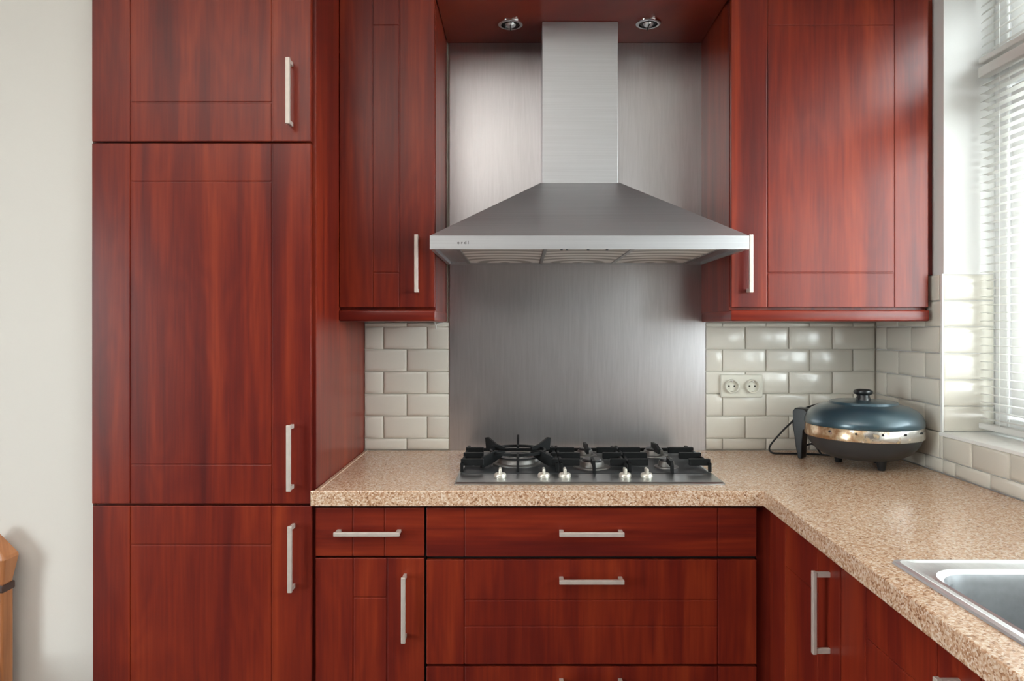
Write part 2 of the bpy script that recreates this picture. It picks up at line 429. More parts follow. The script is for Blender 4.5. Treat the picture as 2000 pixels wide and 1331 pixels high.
# ------------------------------------------------------------------ handles and cabinet fronts
def handle(parent, u, zc, face, length=0.174, vertical=True, right=False):
    """bar handle: flat bar on two posts; face = depth of the door front (front is at -y)"""
    bm = bmesh.new(); h = length/2; so = 0.034; w = 0.0058
    if vertical:
        add_box(bm, u-w, u+w, face-so-0.004, face-so+0.005, zc-h, zc+h, 0.0016)
        for s in (-1, 1): add_box(bm, u-0.004, u+0.004, face-so+0.004, face, zc+s*(h-0.007)-0.0055, zc+s*(h-0.007)+0.0055, 0.001)
    else:
        add_box(bm, u-h, u+h, face-so-0.004, face-so+0.005, zc-w, zc+w, 0.0016)
        for s in (-1, 1): add_box(bm, u+s*(h-0.007)-0.0055, u+s*(h-0.007)+0.0055, face-so+0.004, face, zc-0.004, zc+0.004, 0.001)
    if right: turn_right(bm)
    return part('handle', bm, M['handle'], parent, 'satin nickel bar handle')
def front(name, parent, u0, u1, z0, z1, face, vg=(), hg=(), material=None, right=False, th=0.019):
    """door or drawer front with routed grooves: vg full-height grooves at u, hg short grooves at z between the outer vg"""
    bm = bmesh.new(); g = 0.0014
    add_box(bm, u0+0.001, u1-0.001, face+0.0022, face+th, z0+0.001, z1-0.001)
    us = [u0-g] + sorted(vg) + [u1+g]
    for i in range(len(us)-1):
        a, b = us[i]+g, us[i+1]-g
        zs = [z0-g] + (sorted(hg) if (vg and 0 < i < len(us)-2) else []) + [z1+g]
        for k in range(len(zs)-1): add_box(bm, a, b, face, face+0.006, zs[k]+g, zs[k+1]-g, 0.0017)
    if right: turn_right(bm)
    return part(name, bm, material or M['wood'], parent)

# --- tall cabinet ---------------------------------------------------------
TD = -0.615                                     # door faces of the tall cabinet
tx0, tx1 = XP(179.5, TD), XP(607, TD)
tall = thing('tall_cabinet', ((tx0-0.545)/2, -0.30, 0.0), 'tall cherry wood cabinet with three stacked doors beside the cream wall', 'cabinet')
part('body', boxbm(tx0, -0.546, TD+0.0215, 0.005, 0.10, 2.44, bev=0.001), M['wood'], tall)
tv = (XP(255, TD), XP(531, TD))
z1, z2 = ZP(278, TD), ZP(986.5, TD)
d = front('door', tall, tx0, tx1, z1+0.0025, 2.44, TD, tv, (ZP(200, TD), 2.33)); handle(d, XP(562, TD-0.034), ZP(177, TD-0.034), TD)
d = front('door', tall, tx0, tx1, z2+0.003, z1-0.0025, TD, tv, (ZP(355, TD), ZP(908, TD))); handle(d, XP(563.5, TD-0.034), ZP(896, TD-0.034), TD)
d = front('door', tall, tx0+0.002, tx1+0.002, 0.105, z2-0.003, TD, tv, (ZP(1065, TD), 0.215)); handle(d, XP(566, TD-0.034), ZP(1093.5, TD-0.034), TD)
part('plinth', boxbm(tx0, -0.546, -0.55, -0.53, 0.0, 0.098), M['wood_h'], tall)

# --- base cabinets under the hob ---------------------------------------------
BD = -0.605
def zb(y): return ZP(y, BD)
s0, s1 = XP(616, BD), XP(828.5, BD)
bc = thing('base_cabinet', ((s0+s1)/2, -0.30, 0.0), 'narrow cherry base cabinet with one drawer over a door next to the tall cabinet', 'cabinet', 'cherry base cabinets')
part('body', boxbm(s0+0.002, s1+0.002, BD+0.0215, 0.0, 0.10, 0.856), M['dark'], bc)
d = front('drawer', bc, s0, s1, zb(1087), zb(993), BD, (XP(689, BD), XP(751, BD)), (), M['wood_h']); handle(d, XP(716, BD-0.034), ZP(1044.5, BD-0.034), BD, 0.174, False)
d = front('door', bc, s0, s1, 0.105, zb(1091), BD, (XP(690, BD), XP(756, BD)), (zb(1167.5), 0.21)); handle(d, XP(787.5, BD-0.034), ZP(1193, BD-0.034), BD)
part('plinth', boxbm(s0+0.002, s1+0.002, -0.55, -0.53, 0.0, 0.098), M['wood_h'], bc)

q0, q1 = XP(833, BD), XP(1478, BD)
bc = thing('base_cabinet', ((q0+q1)/2, -0.30, 0.0), 'wide cherry base cabinet of three drawers under the gas hob', 'cabinet', 'cherry base cabinets')
part('body', boxbm(q0-0.001, q1+0.002, BD+0.0215, 0.0, 0.10, 0.856), M['dark'], bc)
qv = (XP(907, BD), XP(1402.5, BD)); hx = XP(1156, BD-0.034)
d = front('drawer', bc, q0, q1, zb(1088), zb(993), BD, qv, (), M['wood_h']); handle(d, hx, ZP(1045, BD-0.034), BD, 0.171, False)
d = front('drawer', bc, q0, q1, zb(1298.5), zb(1094), BD, qv, (zb(1173), zb(1224))); handle(d, hx, ZP(1138, BD-0.034), BD, 0.171, False)
d = front('drawer', bc, q0, q1, 0.105, zb(1303), BD, qv, (0.22, 0.315)); handle(d, hx, 0.39, BD, 0.171, False)
part('plinth', boxbm(q0-0.001, q1+0.002, -0.55, -0.53, 0.0, 0.098), M['wood_h'], bc)
bm = bmesh.new(); prism(bm, [(q1+0.005, -0.572), (q1+0.005, -0.588), (0.690, -0.588), (0.690, -0.634), (0.706, -0.634), (0.706, -0.572)], 'z', 0.10, 0.856)
solo('corner_post', bm, M['wood'], (0.69, -0.59, 0.10), 'dark recessed cherry filler post in the inner corner of the base units', 'panel')

# --- base cabinets under the sink (facing left) -------------------------------
SF = 0.660                                      # x of their fronts
def zr(y, Y): return ZP(y, Y)
def right_unit(y0, y1, label, groove_in, hx_u, hz, width_doors=1):
    bc = thing('base_cabinet', (0.95, (y0+y1)/2, 0.0), label, 'cabinet', 'cherry base cabinets')
    part('body', boxbm(SF+0.0215, 1.25, y1+0.001, y0-0.001, 0.10, 0.70 if y1 < -1.2 else 0.856), M['dark'], bc)
    u0, u1 = -y0, -y1
    d = front('door', bc, u0+0.0015, u1-0.0015, 0.105, 0.853, SF, (u0+groove_in, u1-groove_in), (0.215, 0.743), None, True)
    handle(d, hx_u, hz, SF, 0.176, True, True)
    part('plinth', boxbm(SF+0.05, SF+0.07, y1+0.001, y0-0.001, 0.0, 0.098), M['wood_h'], bc)
    return bc
right_unit(-0.635, -1.046, 'cherry base cabinet with a single door nearest the inner corner, beside the sink', 0.110, 0.997, 0.727)
right_unit(-1.048, -1.490, 'cherry base cabinet under the sink bowl, its handle cut by the photo edge', 0.105, 1.443, 0.720)
right_unit(-1.492, -2.150, 'cherry base cabinet at the near end of the sink run', 0.105, 1.545, 0.720)

# --- wall cabinets ------------------------------------------------------------
WD = -0.352
def wall_unit(x0, x1, label, vg, hx, right_fill=False):
    wc = thing('wall_cabinet', ((x0+x1)/2, -0.17, 1.352), label, 'cabinet', 'cherry wall cabinets')
    part('body', boxbm(x0, x1, WD+0.0215, 0.004, 1.352+0.030, 2.44, bev=0.001), M['wood'], wc)
    d = front('door', wc, x0+0.001, x1-0.001, ZP(600.5, WD), 2.44, WD, vg, (ZP(533, WD), ZP(49.5, WD)))
    handle(d, hx, ZP(515, WD-0.034), WD)
    # moulded rail below the door with a rounded lower edge
    bm = bmesh.new()
    add_box(bm, x0-0.002, x1+0.002, WD-0.004, -0.006, ZP(628, WD), ZP(606, WD), 0.006, 3)
    part('light_rail', bm, M['wood_h'], wc)
    return wc
lw = wall_unit(-0.545, XP(849.5, WD), 'narrow cherry wall cabinet left of the cooker hood', (XP(728, WD), XP(780, WD)), XP(813, WD-0.034))
rw = wall_unit(XP(1428, WD), XP(1814, WD), 'wide cherry wall cabinet right of the cooker hood by the window', (XP(1499, WD), XP(1746.5, WD)), XP(1467, WD-0.034))
part('filler_strip', boxbm(XP(1814, WD)+0.001, RX-0.001, -0.332, -0.312, 1.4935, 2.44), M['wood'], rw, 'dark cherry filler strip against the wall')
SOZ = 2.337
solo('soffit_panel', boxbm(XP(849.5, WD)+0.002, XP(1428, WD)-0.002, -0.352, 0.004, SOZ, SOZ+0.022, bev=0.002), M['wood_h'], (0.19, -0.17, SOZ), 'cherry panel bridging the wall cabinets above the hood', 'panel')

def downlight(x, Y, label, tilt):
    t = thing('downlight', (x, Y, SOZ), label, 'light', 'recessed downlights above the hood')
    bm = bmesh.new(); lathe(bm, [(0.041, 0.0), (0.0405, -0.004), (0.036, -0.0065), (0.031, -0.006), (0.030, -0.001), (0.030, 0.0)], x, Y, 40, SOZ-0.0005)
    part('trim_ring', bm, M['chrome'], t)
    bm = bmesh.new(); lathe(bm, [(0.0295, -0.0008), (0.028, -0.003), (0.024, -0.0035), (0.0, -0.0012)], x, Y, 32, SOZ)
    part('reflector', bm, M['rubber'], t)
    bm = bmesh.new(); lathe(bm, [(0.0, -0.014), (0.010, -0.0125), (0.016, -0.008), (0.018, -0.004)], x, Y, 24, SOZ)
    bl = part('bulb', bm, M['bulb'], t)
    part('lamp_clip', boxbm(x-0.0017, x+0.0017, Y-0.024, Y+0.024, SOZ-0.0155, SOZ-0.0135), M['rubber'], bl)
def soffit_point(px, py):
    d = (SOZ-CAM_Z)*F/(CY-py); return ((px-CX)*d/F, d-CAM_D)
for (px, py, lab) in ((997, 46, 'small chrome halogen downlight left of the hood chimney'), (1266, 44.5, 'small chrome halogen downlight right of the hood chimney')):
    x, Y = soffit_point(px, py); downlight(x, Y, lab, 0)

# ------------------------------------------------------------------ worktop
WT0, WT1 = 0.859, 0.900
FY = -0.625
def edge_x(y): return 0.646 - (0.0255/1.01)*(FY - y)          # inner edge of the sink run
sx0, sx1, sy0, sy1 = 0.712, 1.135, -1.262, -1.640             # cut-out for the sink bowl
wt = thing('worktop', (0.35, -0.30, WT0), 'L-shaped speckled brown granite-look worktop', 'worktop')
bm = bmesh.new()
xs = [-0.553, -0.5452, 0.646, sx0, sx1, 1.2548]; ys = [-0.002, -0.6172, FY, sy0, sy1, -2.16]
V = {}
def gv(i, j, z):
    k = (i, j, z)
    if k not in V:
        x, y = xs[i], ys[j]
        if i == 2 and j >= 2: x = edge_x(y)
        V[k] = bm.verts.new((x, y, z))
    return V[k]
cells = [(i, 0) for i in (1, 2, 3, 4)] + [(i, 1) for i in (0, 1, 2, 3, 4)] + [(i, j) for j in (2, 3, 4) for i in (2, 3, 4) if (i, j) != (3, 3)]
cs = set(cells)
for (i, j) in cells:
    bm.faces.new([gv(i, j, WT1), gv(i, j+1, WT1), gv(i+1, j+1, WT1), gv(i+1, j, WT1)])
    bm.faces.new([gv(i, j, WT0), gv(i+1, j, WT0), gv(i+1, j+1, WT0), gv(i, j+1, WT0)])
    for (di, dj, a, b) in ((-1, 0, (i, j), (i, j+1)), (1, 0, (i+1, j), (i+1, j+1)), (0, -1, (i, j), (i+1, j)), (0, 1, (i, j+1), (i+1, j+1))):
        if (i+di, j+dj) not in cs: bm.faces.new([gv(*a, WT0), gv(*b, WT0), gv(*b, WT1), gv(*a, WT1)])
bmesh.ops.recalc_face_normals(bm, faces=bm.faces)
ed = [e for e in bm.edges if len(e.link_faces) == 2 and e.calc_face_angle() > 0.6]
bmesh.ops.bevel(bm, geom=ed, offset=0.0025, segments=2, profile=0.5, affect='EDGES')
part('slab', bm, M['granite'], wt)
# the slab's left end reaches past the tall cabinet's door edge; keep the body clear of it
part('joint_strip', boxbm(-0.5335, -0.5310, -0.60, -0.004, WT1, WT1+0.0012), M['caulk'], wt, 'thin pale sealing bead along the tall cabinet')

# ------------------------------------------------------------------ sink
def rrect(x0, x1, y0, y1, r, n=7):
    pts = []
    for (cx, cy, a0) in ((x1-r, y1-r, 0), (x0+r, y1-r, 90), (x0+r, y0+r, 180), (x1-r, y0+r, 270)):
        for k in range(n+1):
            a = R(a0+90*k/n); pts.append((cx+r*math.cos(a), cy+r*math.sin(a)))
    return pts
def loft(bm, loops, cap=True):
    prev = None
    for (pts, z) in loops:
        ring = [bm.verts.new((x, y, z)) for x, y in pts]
        if prev:
            n = len(ring)
            for i in range(n): bm.faces.new((prev[i], prev[(i+1) % n], ring[(i+1) % n], ring[i]))
        prev = ring
    if cap: bm.faces.new(prev)
    bmesh.ops.recalc_face_normals(bm, faces=bm.faces)
sk = thing('sink', (0.92, -1.60, WT1), 'stainless steel inset sink with rounded bowl in the worktop', 'sink')
ox0, ox1, oy0, oy1 = 0.684, 1.185, -2.08, -1.192
z = WT1
bm = bmesh.new()
loft(bm, [(rrect(ox0, ox1, oy0, oy1, 0.016), z+0.0002), (rrect(ox0+0.002, ox1-0.002, oy0+0.002, oy1-0.002, 0.015), z+0.004),
          (rrect(ox0+0.009, ox1-0.009, oy0+0.009, oy1-0.009, 0.018), z+0.0055), (rrect(ox0+0.016, ox1-0.016, oy0+0.016, oy1-0.016, 0.026), z+0.0025),
          (rrect(sx0-0.004, sx1+0.012, -1.650, sy0+0.026, 0.060), z+0.0025), (rrect(sx0+0.000, sx1+0.006, -1.645, sy0+0.014, 0.062), z+0.0048),
          (rrect(sx0+0.004, sx1-0.003, sy1+0.004, sy0-0.003, 0.060), z+0.001)], cap=False)
part('rim', bm, M['sink'], sk)
bm = bmesh.new()
loft(bm, [(rrect(sx0+0.004, sx1-0.003, sy1+0.004, sy0-0.003, 0.060), z+0.001), (rrect(sx0+0.008, sx1-0.007, sy1+0.008, sy0-0.007, 0.060), z-0.012),
          (rrect(sx0+0.014, sx1-0.014, sy1+0.014, sy0-0.014, 0.058), z-0.13), (rrect(sx0+0.03, sx1-0.03, sy1+0.03, sy0-0.03, 0.05), z-0.152), (rrect(sx0+0.09, sx1-0.09, sy1+0.09, sy0-0.09, 0.04), z-0.157)])
part('bowl', bm, M['sink_in'], sk, 'matt grey steel bowl')
bm = bmesh.new(); lathe(bm, [(0.040, -0.1565), (0.038, -0.153), (0.026, -0.1525), (0.022, -0.1545), (0.0, -0.1545)], (sx0+sx1)/2, (sy0+sy1)/2, 28, z); part('drain', bm, M['chrome'], sk)
bm = bmesh.new()
for k in range(6): add_box(bm, 0.76+k*0.065, 0.775+k*0.065, -2.03, -1.69, z+0.0035, z+0.0055, 0.001)
part('drainer_ridges', bm, M['sink'], sk)

# ------------------------------------------------------------------ splashback sheet
solo('splashback', boxbm(XP(878.5, 0), XP(1377.5, 0), -0.0015, 0.0065, 0.9005, SOZ-0.001), M['splash'], (0.2, 0.0, 0.9005), 'scratched brushed steel sheet on the wall behind the hob and hood', 'splashback')

# ------------------------------------------------------------------ cooker hood
HC = 0.200
hd = thing('cooker_hood', (HC, -0.25, 1.5535), 'stainless steel chimney cooker hood above the hob', 'hood')
hb, ht, hx0, hx1, hy = 1.5535, 1.5915, -0.2515, 0.6475, -0.506
cw, cyf, cz0 = 0.124, -0.175, 1.806
bm = bmesh.new()
def quad_ring(x0, x1, yf, z, yb=-0.003): return [bm.verts.new(p) for p in ((x0, yf, z), (x1, yf, z), (x1, yb, z), (x0, yb, z))]
rs = [quad_ring(hx0+0.012, hx1-0.012, hy+0.012, hb+0.010, -0.015), quad_ring(hx0+0.012, hx1-0.012, hy+0.012, hb, -0.015), quad_ring(hx0, hx1, hy, hb), quad_ring(hx0, hx1, hy, ht),
      quad_ring(hx0+0.004, hx1-0.004, hy+0.003, ht+0.0025), quad_ring(HC-cw-0.006, HC+cw+0.006, cyf-0.006, cz0)]
for a, b in zip(rs, rs[1:]):
    for i in range(4): bm.faces.new((a[i], a[(i+1) % 4], b[(i+1) % 4], b[i]))
bm.faces.new(rs[0]); bm.faces.new(list(reversed(rs[-1])))
bmesh.ops.recalc_face_normals(bm, faces=bm.faces)
part('canopy', bm, M['steel'], hd, angle=20)
part('chimney', boxbm(HC-cw, HC+cw, cyf, -0.003, cz0-0.004, SOZ-0.0005, bev=0.0015), M['steel'], hd)
fx = [HC-0.375 + 0.25*k for k in range(4)]
for k in range(3):
    bm = boxbm(fx[k]+0.006, fx[k+1]-0.006, hy+0.045, -0.040, hb+0.0035, hb+0.0095, bev=0.001)
    # model the panel around its own centre so the painted moire arcs run round it
    c = Vector(((fx[k]+fx[k+1])/2, -0.06, hb+0.0065)); bmesh.ops.translate(bm, verts=bm.verts, vec=-c)
    fo = link('grease_filter', mesh_of('grease_filter', bm, M['filter']), hd); fo.location = c - ORG[hd.name]
    fo['label'] = 'pale metal grease filter'
for xx in fx: part('filter_rail', boxbm(xx-0.0055, xx+0.0055, hy+0.03, -0.03, hb+0.0015, hb+0.0098, bev=0.001), M['hob'], hd)
for px in (1097, 1108, 1149, 1186):
    xx = XP(px, hy); bm = bmesh.new(); lathe(bm, [(0.0, -0.0035), (0.0035, -0.003), (0.004, 0.0), (0.004, 0.002)], xx, hy+0.006, 14, hb); part('button', bm, M['rubber'], hd)
cu = bpy.data.curves.new('maker_lettering', 'FONT'); cu.body = 'e r d l'; cu.size = 0.0135; cu.extrude = 0.0002
tmp = bpy.data.objects.new('maker_lettering', cu); COL.objects.link(tmp)
bpy.context.view_layer.update()
me = bpy.data.meshes.new_from_object(tmp.evaluated_get(bpy.context.evaluated_depsgraph_get())); bpy.data.objects.remove(tmp)
me.transform(Matrix.Rotation(R(90), 4, 'X')); me.materials.clear(); me.materials.append(M['print'])
lo = link('maker_lettering', me, hd); lo.location = Vector((XP(893, hy), hy-0.0004, ZP(477, hy))) - ORG[hd.name]

# ------------------------------------------------------------------ gas hob
HZ = WT1
hbx0, hbx1, hby0, hby1 = -0.1786, 0.5668, -0.556, -0.060
gh = thing('gas_hob', (0.194, -0.31, HZ), 'stainless steel five burner gas hob with black pan supports', 'hob')
bm = bmesh.new()
loft(bm, [(rrect(hbx0, hbx1, hby0, hby1, 0.006, 3), HZ+0.0003), (rrect(hbx0, hbx1, hby0, hby1, 0.006, 3), HZ+0.004), (rrect(hbx0+0.006, hbx1-0.006, hby0+0.006, hby1-0.006, 0.006, 3), HZ+0.0075)])
part('hob_plate', bm, M['hob'], gh)
part('burner_deck', boxbm(hbx0+0.012, hbx1-0.012, -0.438, hby1-0.012, HZ+0.0055, HZ+0.0088, bev=0.001), M['hob_dark'], gh, 'dark deck under the burners')
DZ = HZ+0.0088  # top of the deck, which is coloured much darker than the hob plate
for px in (977, 1062, 1103, 1220.5, 1262.5):
    xx = XP(px, -0.485); Y = -0.488
    bm = bmesh.new(); lathe(bm, [(0.0165, 0.0), (0.0175, 0.004), (0.0165, 0.010), (0.013, 0.0125), (0.0, 0.0135)], xx, Y, 28, HZ+0.0075)
    kn = part('knob', bm, M['knob'], gh)
    part('knob_grip', boxbm(xx-0.0042, xx+0.0042, Y-0.0155, Y+0.0155, HZ+0.017, HZ+0.034, bev=0.003), M['knob'], kn)
def burner(x, Y, r):
    bm = bmesh.new(); lathe(bm, [(r*1.55, 0.0), (r*1.5, 0.003), (r*1.05, 0.004), (r, 0.015), (r*0.93, 0.019), (0.0, 0.019)], x, Y, 32, DZ)
    b = part('burner', bm, M['burner'], gh)
    bm = bmesh.new(); lathe(bm, [(r*0.80, 0.0185), (r*0.84, 0.022), (r*0.76, 0.026), (0.0, 0.027)], x, Y, 32, DZ); part('burner_cap', bm, M['cap'], b)
mx, rx = 0.218, 0.445
for (x, Y, r) in ((mx, -0.150, 0.025), (mx+0.003, -0.345, 0.036), (rx, -0.150, 0.032), (rx+0.002, -0.345, 0.024)): burner(x, Y, r)
wx, wy = -0.004, -0.285                          # wok burner
bm = bmesh.new(); lathe(bm, [(0.078, 0.0), (0.078, 0.003), (0.066, 0.006), (0.064, 0.017), (0.058, 0.022), (0.050, 0.0225), (0.048, 0.013), (0.032, 0.012), (0.030, 0.024), (0.0, 0.0255)], wx, wy, 40, DZ)
b = part('wok_burner', bm, M['burner'], gh, 'large double ring wok burner')
bm = bmesh.new(); lathe(bm, [(0.062, 0.0205), (0.063, 0.024), (0.052, 0.0255), (0.050, 0.0225)], wx, wy, 40, DZ); part('burner_cap', bm, M['cap'], b)
bm = bmesh.new(); lathe(bm, [(0.027, 0.0245), (0.027, 0.028), (0.0, 0.029)], wx, wy, 30, DZ); part('burner_cap', bm, M['cap'], b)
gz0, gz1 = HZ+0.026, HZ+0.045                    # pan support bars
rows = (-0.204, -0.302, -0.407)
def pan_support(x0, x1, cxx, gaps):
    bm = bmesh.new()
    for Y, (ga, gb) in zip(rows, gaps):
        add_box(bm, x0, ga, Y-0.008, Y+0.008, gz0, gz1, 0.0015, 1); add_box(bm, gb, x1, Y-0.008, Y+0.008, gz0, gz1, 0.0015, 1)
    for xx in (x0+0.004, x1-0.004):
        add_box(bm, xx-0.004, xx+0.004, -0.425, -0.115, gz0, gz0+0.010, 0.001, 1)
        for Y in (-0.421, -0.119): add_box(bm, xx-0.0045, xx+0.0045, Y-0.005, Y+0.005, DZ, gz0+0.010, 0.001, 1)
    add_box(bm, x0, x1, -0.123, -0.113, gz0-0.008, gz0+0.002, 0.001, 1)
    # fingers that run towards the cook, turned down at the front
    prism(bm, [(-0.445, DZ), (-0.437, DZ), (-0.425, gz0), (-0.375, gz0+0.002), (-0.375, gz1), (-0.432, gz1-0.002), (-0.443, gz0+0.004)], 'x', cxx-0.004, cxx+0.004)
    prism(bm, [(-0.125, gz0-0.006), (-0.200, gz0+0.002), (-0.245, gz0+0.004), (-0.245, gz1), (-0.205, gz1+0.010), (-0.125, gz1+0.004)], 'x', cxx-0.004, cxx+0.004)
    return part('pan_support', bm, M['iron'], gh)
pan_support(0.120, 0.3155, mx, ((mx-0.040, mx+0.032), (mx-0.030, mx+0.040), (mx-0.040, mx+0.050)))
pan_support(0.3205, 0.5630, rx, ((rx-0.054, rx+0.036), (rx-0.050, rx+0.050), (rx-0.065, rx+0.055)))
bm = bmesh.new()
for Y, (ga, gb) in zip(rows, ((-0.115, 0.095), (-0.110, 0.098), (-0.105, 0.096))):
    add_box(bm, -0.172, ga, Y-0.008, Y+0.008, gz0, gz1, 0.0015, 1); add_box(bm, gb, 0.115, Y-0.008, Y+0.008, gz0, gz1, 0.0015, 1)
for xx in (-0.168, 0.111):
    add_box(bm, xx-0.004, xx+0.004, -0.425, -0.115, gz0, gz0+0.010, 0.001, 1)
    for Y in (-0.421, -0.119): add_box(bm, xx-0.0045, xx+0.0045, Y-0.005, Y+0.005, DZ, gz0+0.010, 0.001, 1)
add_box(bm, -0.172, 0.115, -0.123, -0.113, gz0-0.008, gz0+0.002, 0.001, 1)
part('pan_support', bm, M['iron'], gh)
bm = bmesh.new()                                 # wok stand with six raised fingers on a ring
lathe(bm, [(0.088, gz1-HZ+0.000), (0.088, gz1-HZ+0.008), (0.082, gz1-HZ+0.008), (0.082, gz1-HZ), (0.088, gz1-HZ)], wx, wy, 40, HZ)
for a in (90, 32, 148, 270, 325, 215):
    pts = [(0.050, gz1+0.002), (0.086, gz1-0.006), (0.118, gz1-0.004), (0.122, gz1+0.034), (0.112, gz1+0.036), (0.078, gz1+0.016), (0.050, gz1+0.010)]
    if a > 180: pts = [(0.050, gz1-0.002), (0.090, gz0-0.004), (0.128, gz0-0.016 if a != 270 else DZ), (0.136, gz0-0.016 if a != 270 else DZ), (0.132, gz1-0.004), (0.085, gz1+0.012), (0.050, gz1+0.006)]
    n0 = len(bm.verts); prism(bm, pts, 'y', -0.004, 0.004)
    bm.verts.ensure_lookup_table()
    bmesh.ops.transform(bm, verts=bm.verts[n0:], matrix=Matrix.Translation((wx, wy, 0)) @ Matrix.Rotation(R(a), 4, 'Z'))
part('wok_stand', bm, M['iron'], gh)

# ------------------------------------------------------------------ double socket
kx, kz = XP(1447, 0), ZP(754, 0)
so = thing('wall_socket', (kx, -0.004, kz), 'cream double power socket on the tiles right of the hob', 'socket')
part('cover_plate', boxbm(kx-0.074, kx+0.074, -0.0110, -0.0003, kz-0.0405, kz+0.0405, bev=0.004), M['socket'], so)
for sx in (-1, 1):
    cx = kx + sx*0.036
    bm = bmesh.new(); lathe(bm, [(0.0245, -0.012), (0.0240, 0.0010), (0.0232, 0.0018), (0.0210, 0.0018), (0.0200, 0.0008), (0.0190, -0.0112), (0.0, -0.0112)], 0, 0, 36)
    bmesh.ops.transform(bm, verts=bm.verts, matrix=Matrix.Translation((cx, -0.0162, kz)) @ Matrix.Rotation(R(90), 4, 'X'))
    # the round insert stands on the plate, its well is 6 mm deep
    bmesh.ops.translate(bm, verts=bm.verts, vec=(0, -0.0062, 0))
    ins = part('socket_insert', bm, M['socket'], so)
    for dx in (-0.0095, 0.0095):
        bm = bmesh.new(); n0 = 0; lathe(bm, [(0.0034, 0.0), (0.0034, 0.0006), (0.0, 0.0006)], 0, 0, 12); bm.verts.ensure_lookup_table()
        bmesh.ops.transform(bm, verts=bm.verts[n0:], matrix=Matrix.Translation((cx+dx, -0.0113, kz)) @ Matrix.Rotation(R(90), 4, 'X'))
        part('pin_hole', bm, M['socket_dark'], ins)
    for dz in (-0.018, 0.018): part('earth_clip', boxbm(cx-0.003, cx+0.003, -0.0225, -0.0114, kz+dz-0.0012, kz+dz+0.0012), M['chrome'], ins)

# ------------------------------------------------------------------ electric grill pan in the corner
gx, gy, g0 = 1.076, -0.282, WT1
ep = thing('electric_grill_pan', (gx, gy, g0), 'round dark teal electric frying pan with lid in the worktop corner', 'pan')
bm = bmesh.new(); lathe(bm, [(0.0, 0.024), (0.060, 0.025), (0.105, 0.032), (0.138, 0.050), (0.158, 0.075), (0.166, 0.098), (0.160, 0.100), (0.0, 0.100)], gx, gy, 64, g0); part('pan_base', bm, M['greybase'], ep, 'dark grey pan base')
bm = bmesh.new(); lathe(bm, [(0.165, 0.096), (0.170, 0.0965), (0.1715, 0.104), (0.170, 0.112), (0.169, 0.128), (0.167, 0.132), (0.160, 0.132)], gx, gy, 64, g0)
# model relative to the pan's centre: stains sit on its left half
band = part('chrome_band', bm, M['band'], ep, 'chrome band with brown grease stains')
for k, a in enumerate((238, 262, 285, 310, 212)):
    x, y = gx+0.1708*math.cos(R(a)), gy+0.1708*math.sin(R(a)); bm = bmesh.new(); bmesh.ops.create_icosphere(bm, subdivisions=2, radius=0.0035, matrix=Matrix.Translation((x, y, g0+0.121))); part('rivet', bm, M['rubber'], band)
bm = bmesh.new(); lathe(bm, [(0.1705, 0.1325), (0.1715, 0.138), (0.1700, 0.149), (0.1635, 0.163), (0.151, 0.177), (0.131, 0.188), (0.110, 0.194), (0.100, 0.196), (0.097, 0.2025), (0.090, 0.204), (0.060, 0.206), (0.030, 0.207), (0.0, 0.207)], gx, gy, 64, g0)
lid = part('lid', bm, M['teal'], ep, 'glossy dark teal lid')
bm = bmesh.new(); lathe(bm, [(0.022, 0.206), (0.0215, 0.212), (0.019, 0.216), (0.0185, 0.222), (0.026, 0.225), (0.0285, 0.230), (0.027, 0.236), (0.018, 0.240), (0.0, 0.241)], gx, gy, 36, g0); part('knob', bm, M['bakelite'], lid)
for a in (283, 35, 128):
    x, y = gx+0.080*math.cos(R(a)), gy+0.080*math.sin(R(a)); bm = bmesh.new(); lathe(bm, [(0.0, 0.0), (0.010, 0.0005), (0.0115, 0.006), (0.016, 0.036), (0.0, 0.036)], x, y, 20, g0+0.0003); part('leg', bm, M['bakelite'], ep)
# side handle that doubles as a stand, at the back left of the pan
ha = R(137)
bm = bmesh.new()
prism(bm, [(0.160, 0.150), (0.178, 0.166), (0.205, 0.168), (0.214, 0.156), (0.212, 0.100), (0.204, 0.040), (0.196, 0.001), (0.184, 0.001), (0.182, 0.050), (0.178, 0.095), (0.160, 0.105)], 'y', -0.022, 0.022)
bmesh.ops.bevel(bm, geom=bm.edges[:], offset=0.003, segments=2, profile=0.5, affect='EDGES')
bmesh.ops.transform(bm, verts=bm.verts, matrix=Matrix.Translation((gx, gy, g0+0.0003)) @ Matrix.Rotation(ha, 4, 'Z'))
part('side_handle', bm, M['bakelite'], ep, 'black bakelite side handle')
def ctp(px, py, Y): return (XP(px, Y), Y, ZP(py, Y))
bm = bmesh.new()
path = [ctp(1612, 787, -0.10), ctp(1590, 792, -0.085), ctp(1568, 801, -0.08), ctp(1550, 821, -0.075), ctp(1525, 846, -0.07), (XP(1504, -0.06), -0.06, 0.925), (XP(1507, -0.075), -0.075, 0.9055), (XP(1530, -0.085), -0.085, 0.9035), (XP(1570, -0.09), -0.09, 0.9035), (XP(1610, -0.11), -0.11, 0.9035), (XP(1640, -0.14), -0.14, 0.9035)]
tube(bm, smooth_path(path, 8), 0.0032)
tube(bm, smooth_path([ctp(1549, 822, -0.075), ctp(1551, 838, -0.078), ctp(1558, 858, -0.085), ctp(1566, 872, -0.09), ctp(1588, 868, -0.095), (XP(1605, -0.11), -0.11, 0.9035)], 8), 0.0032)
part('power_cord', bm, M['rubber'], ep, 'looped black power cord')

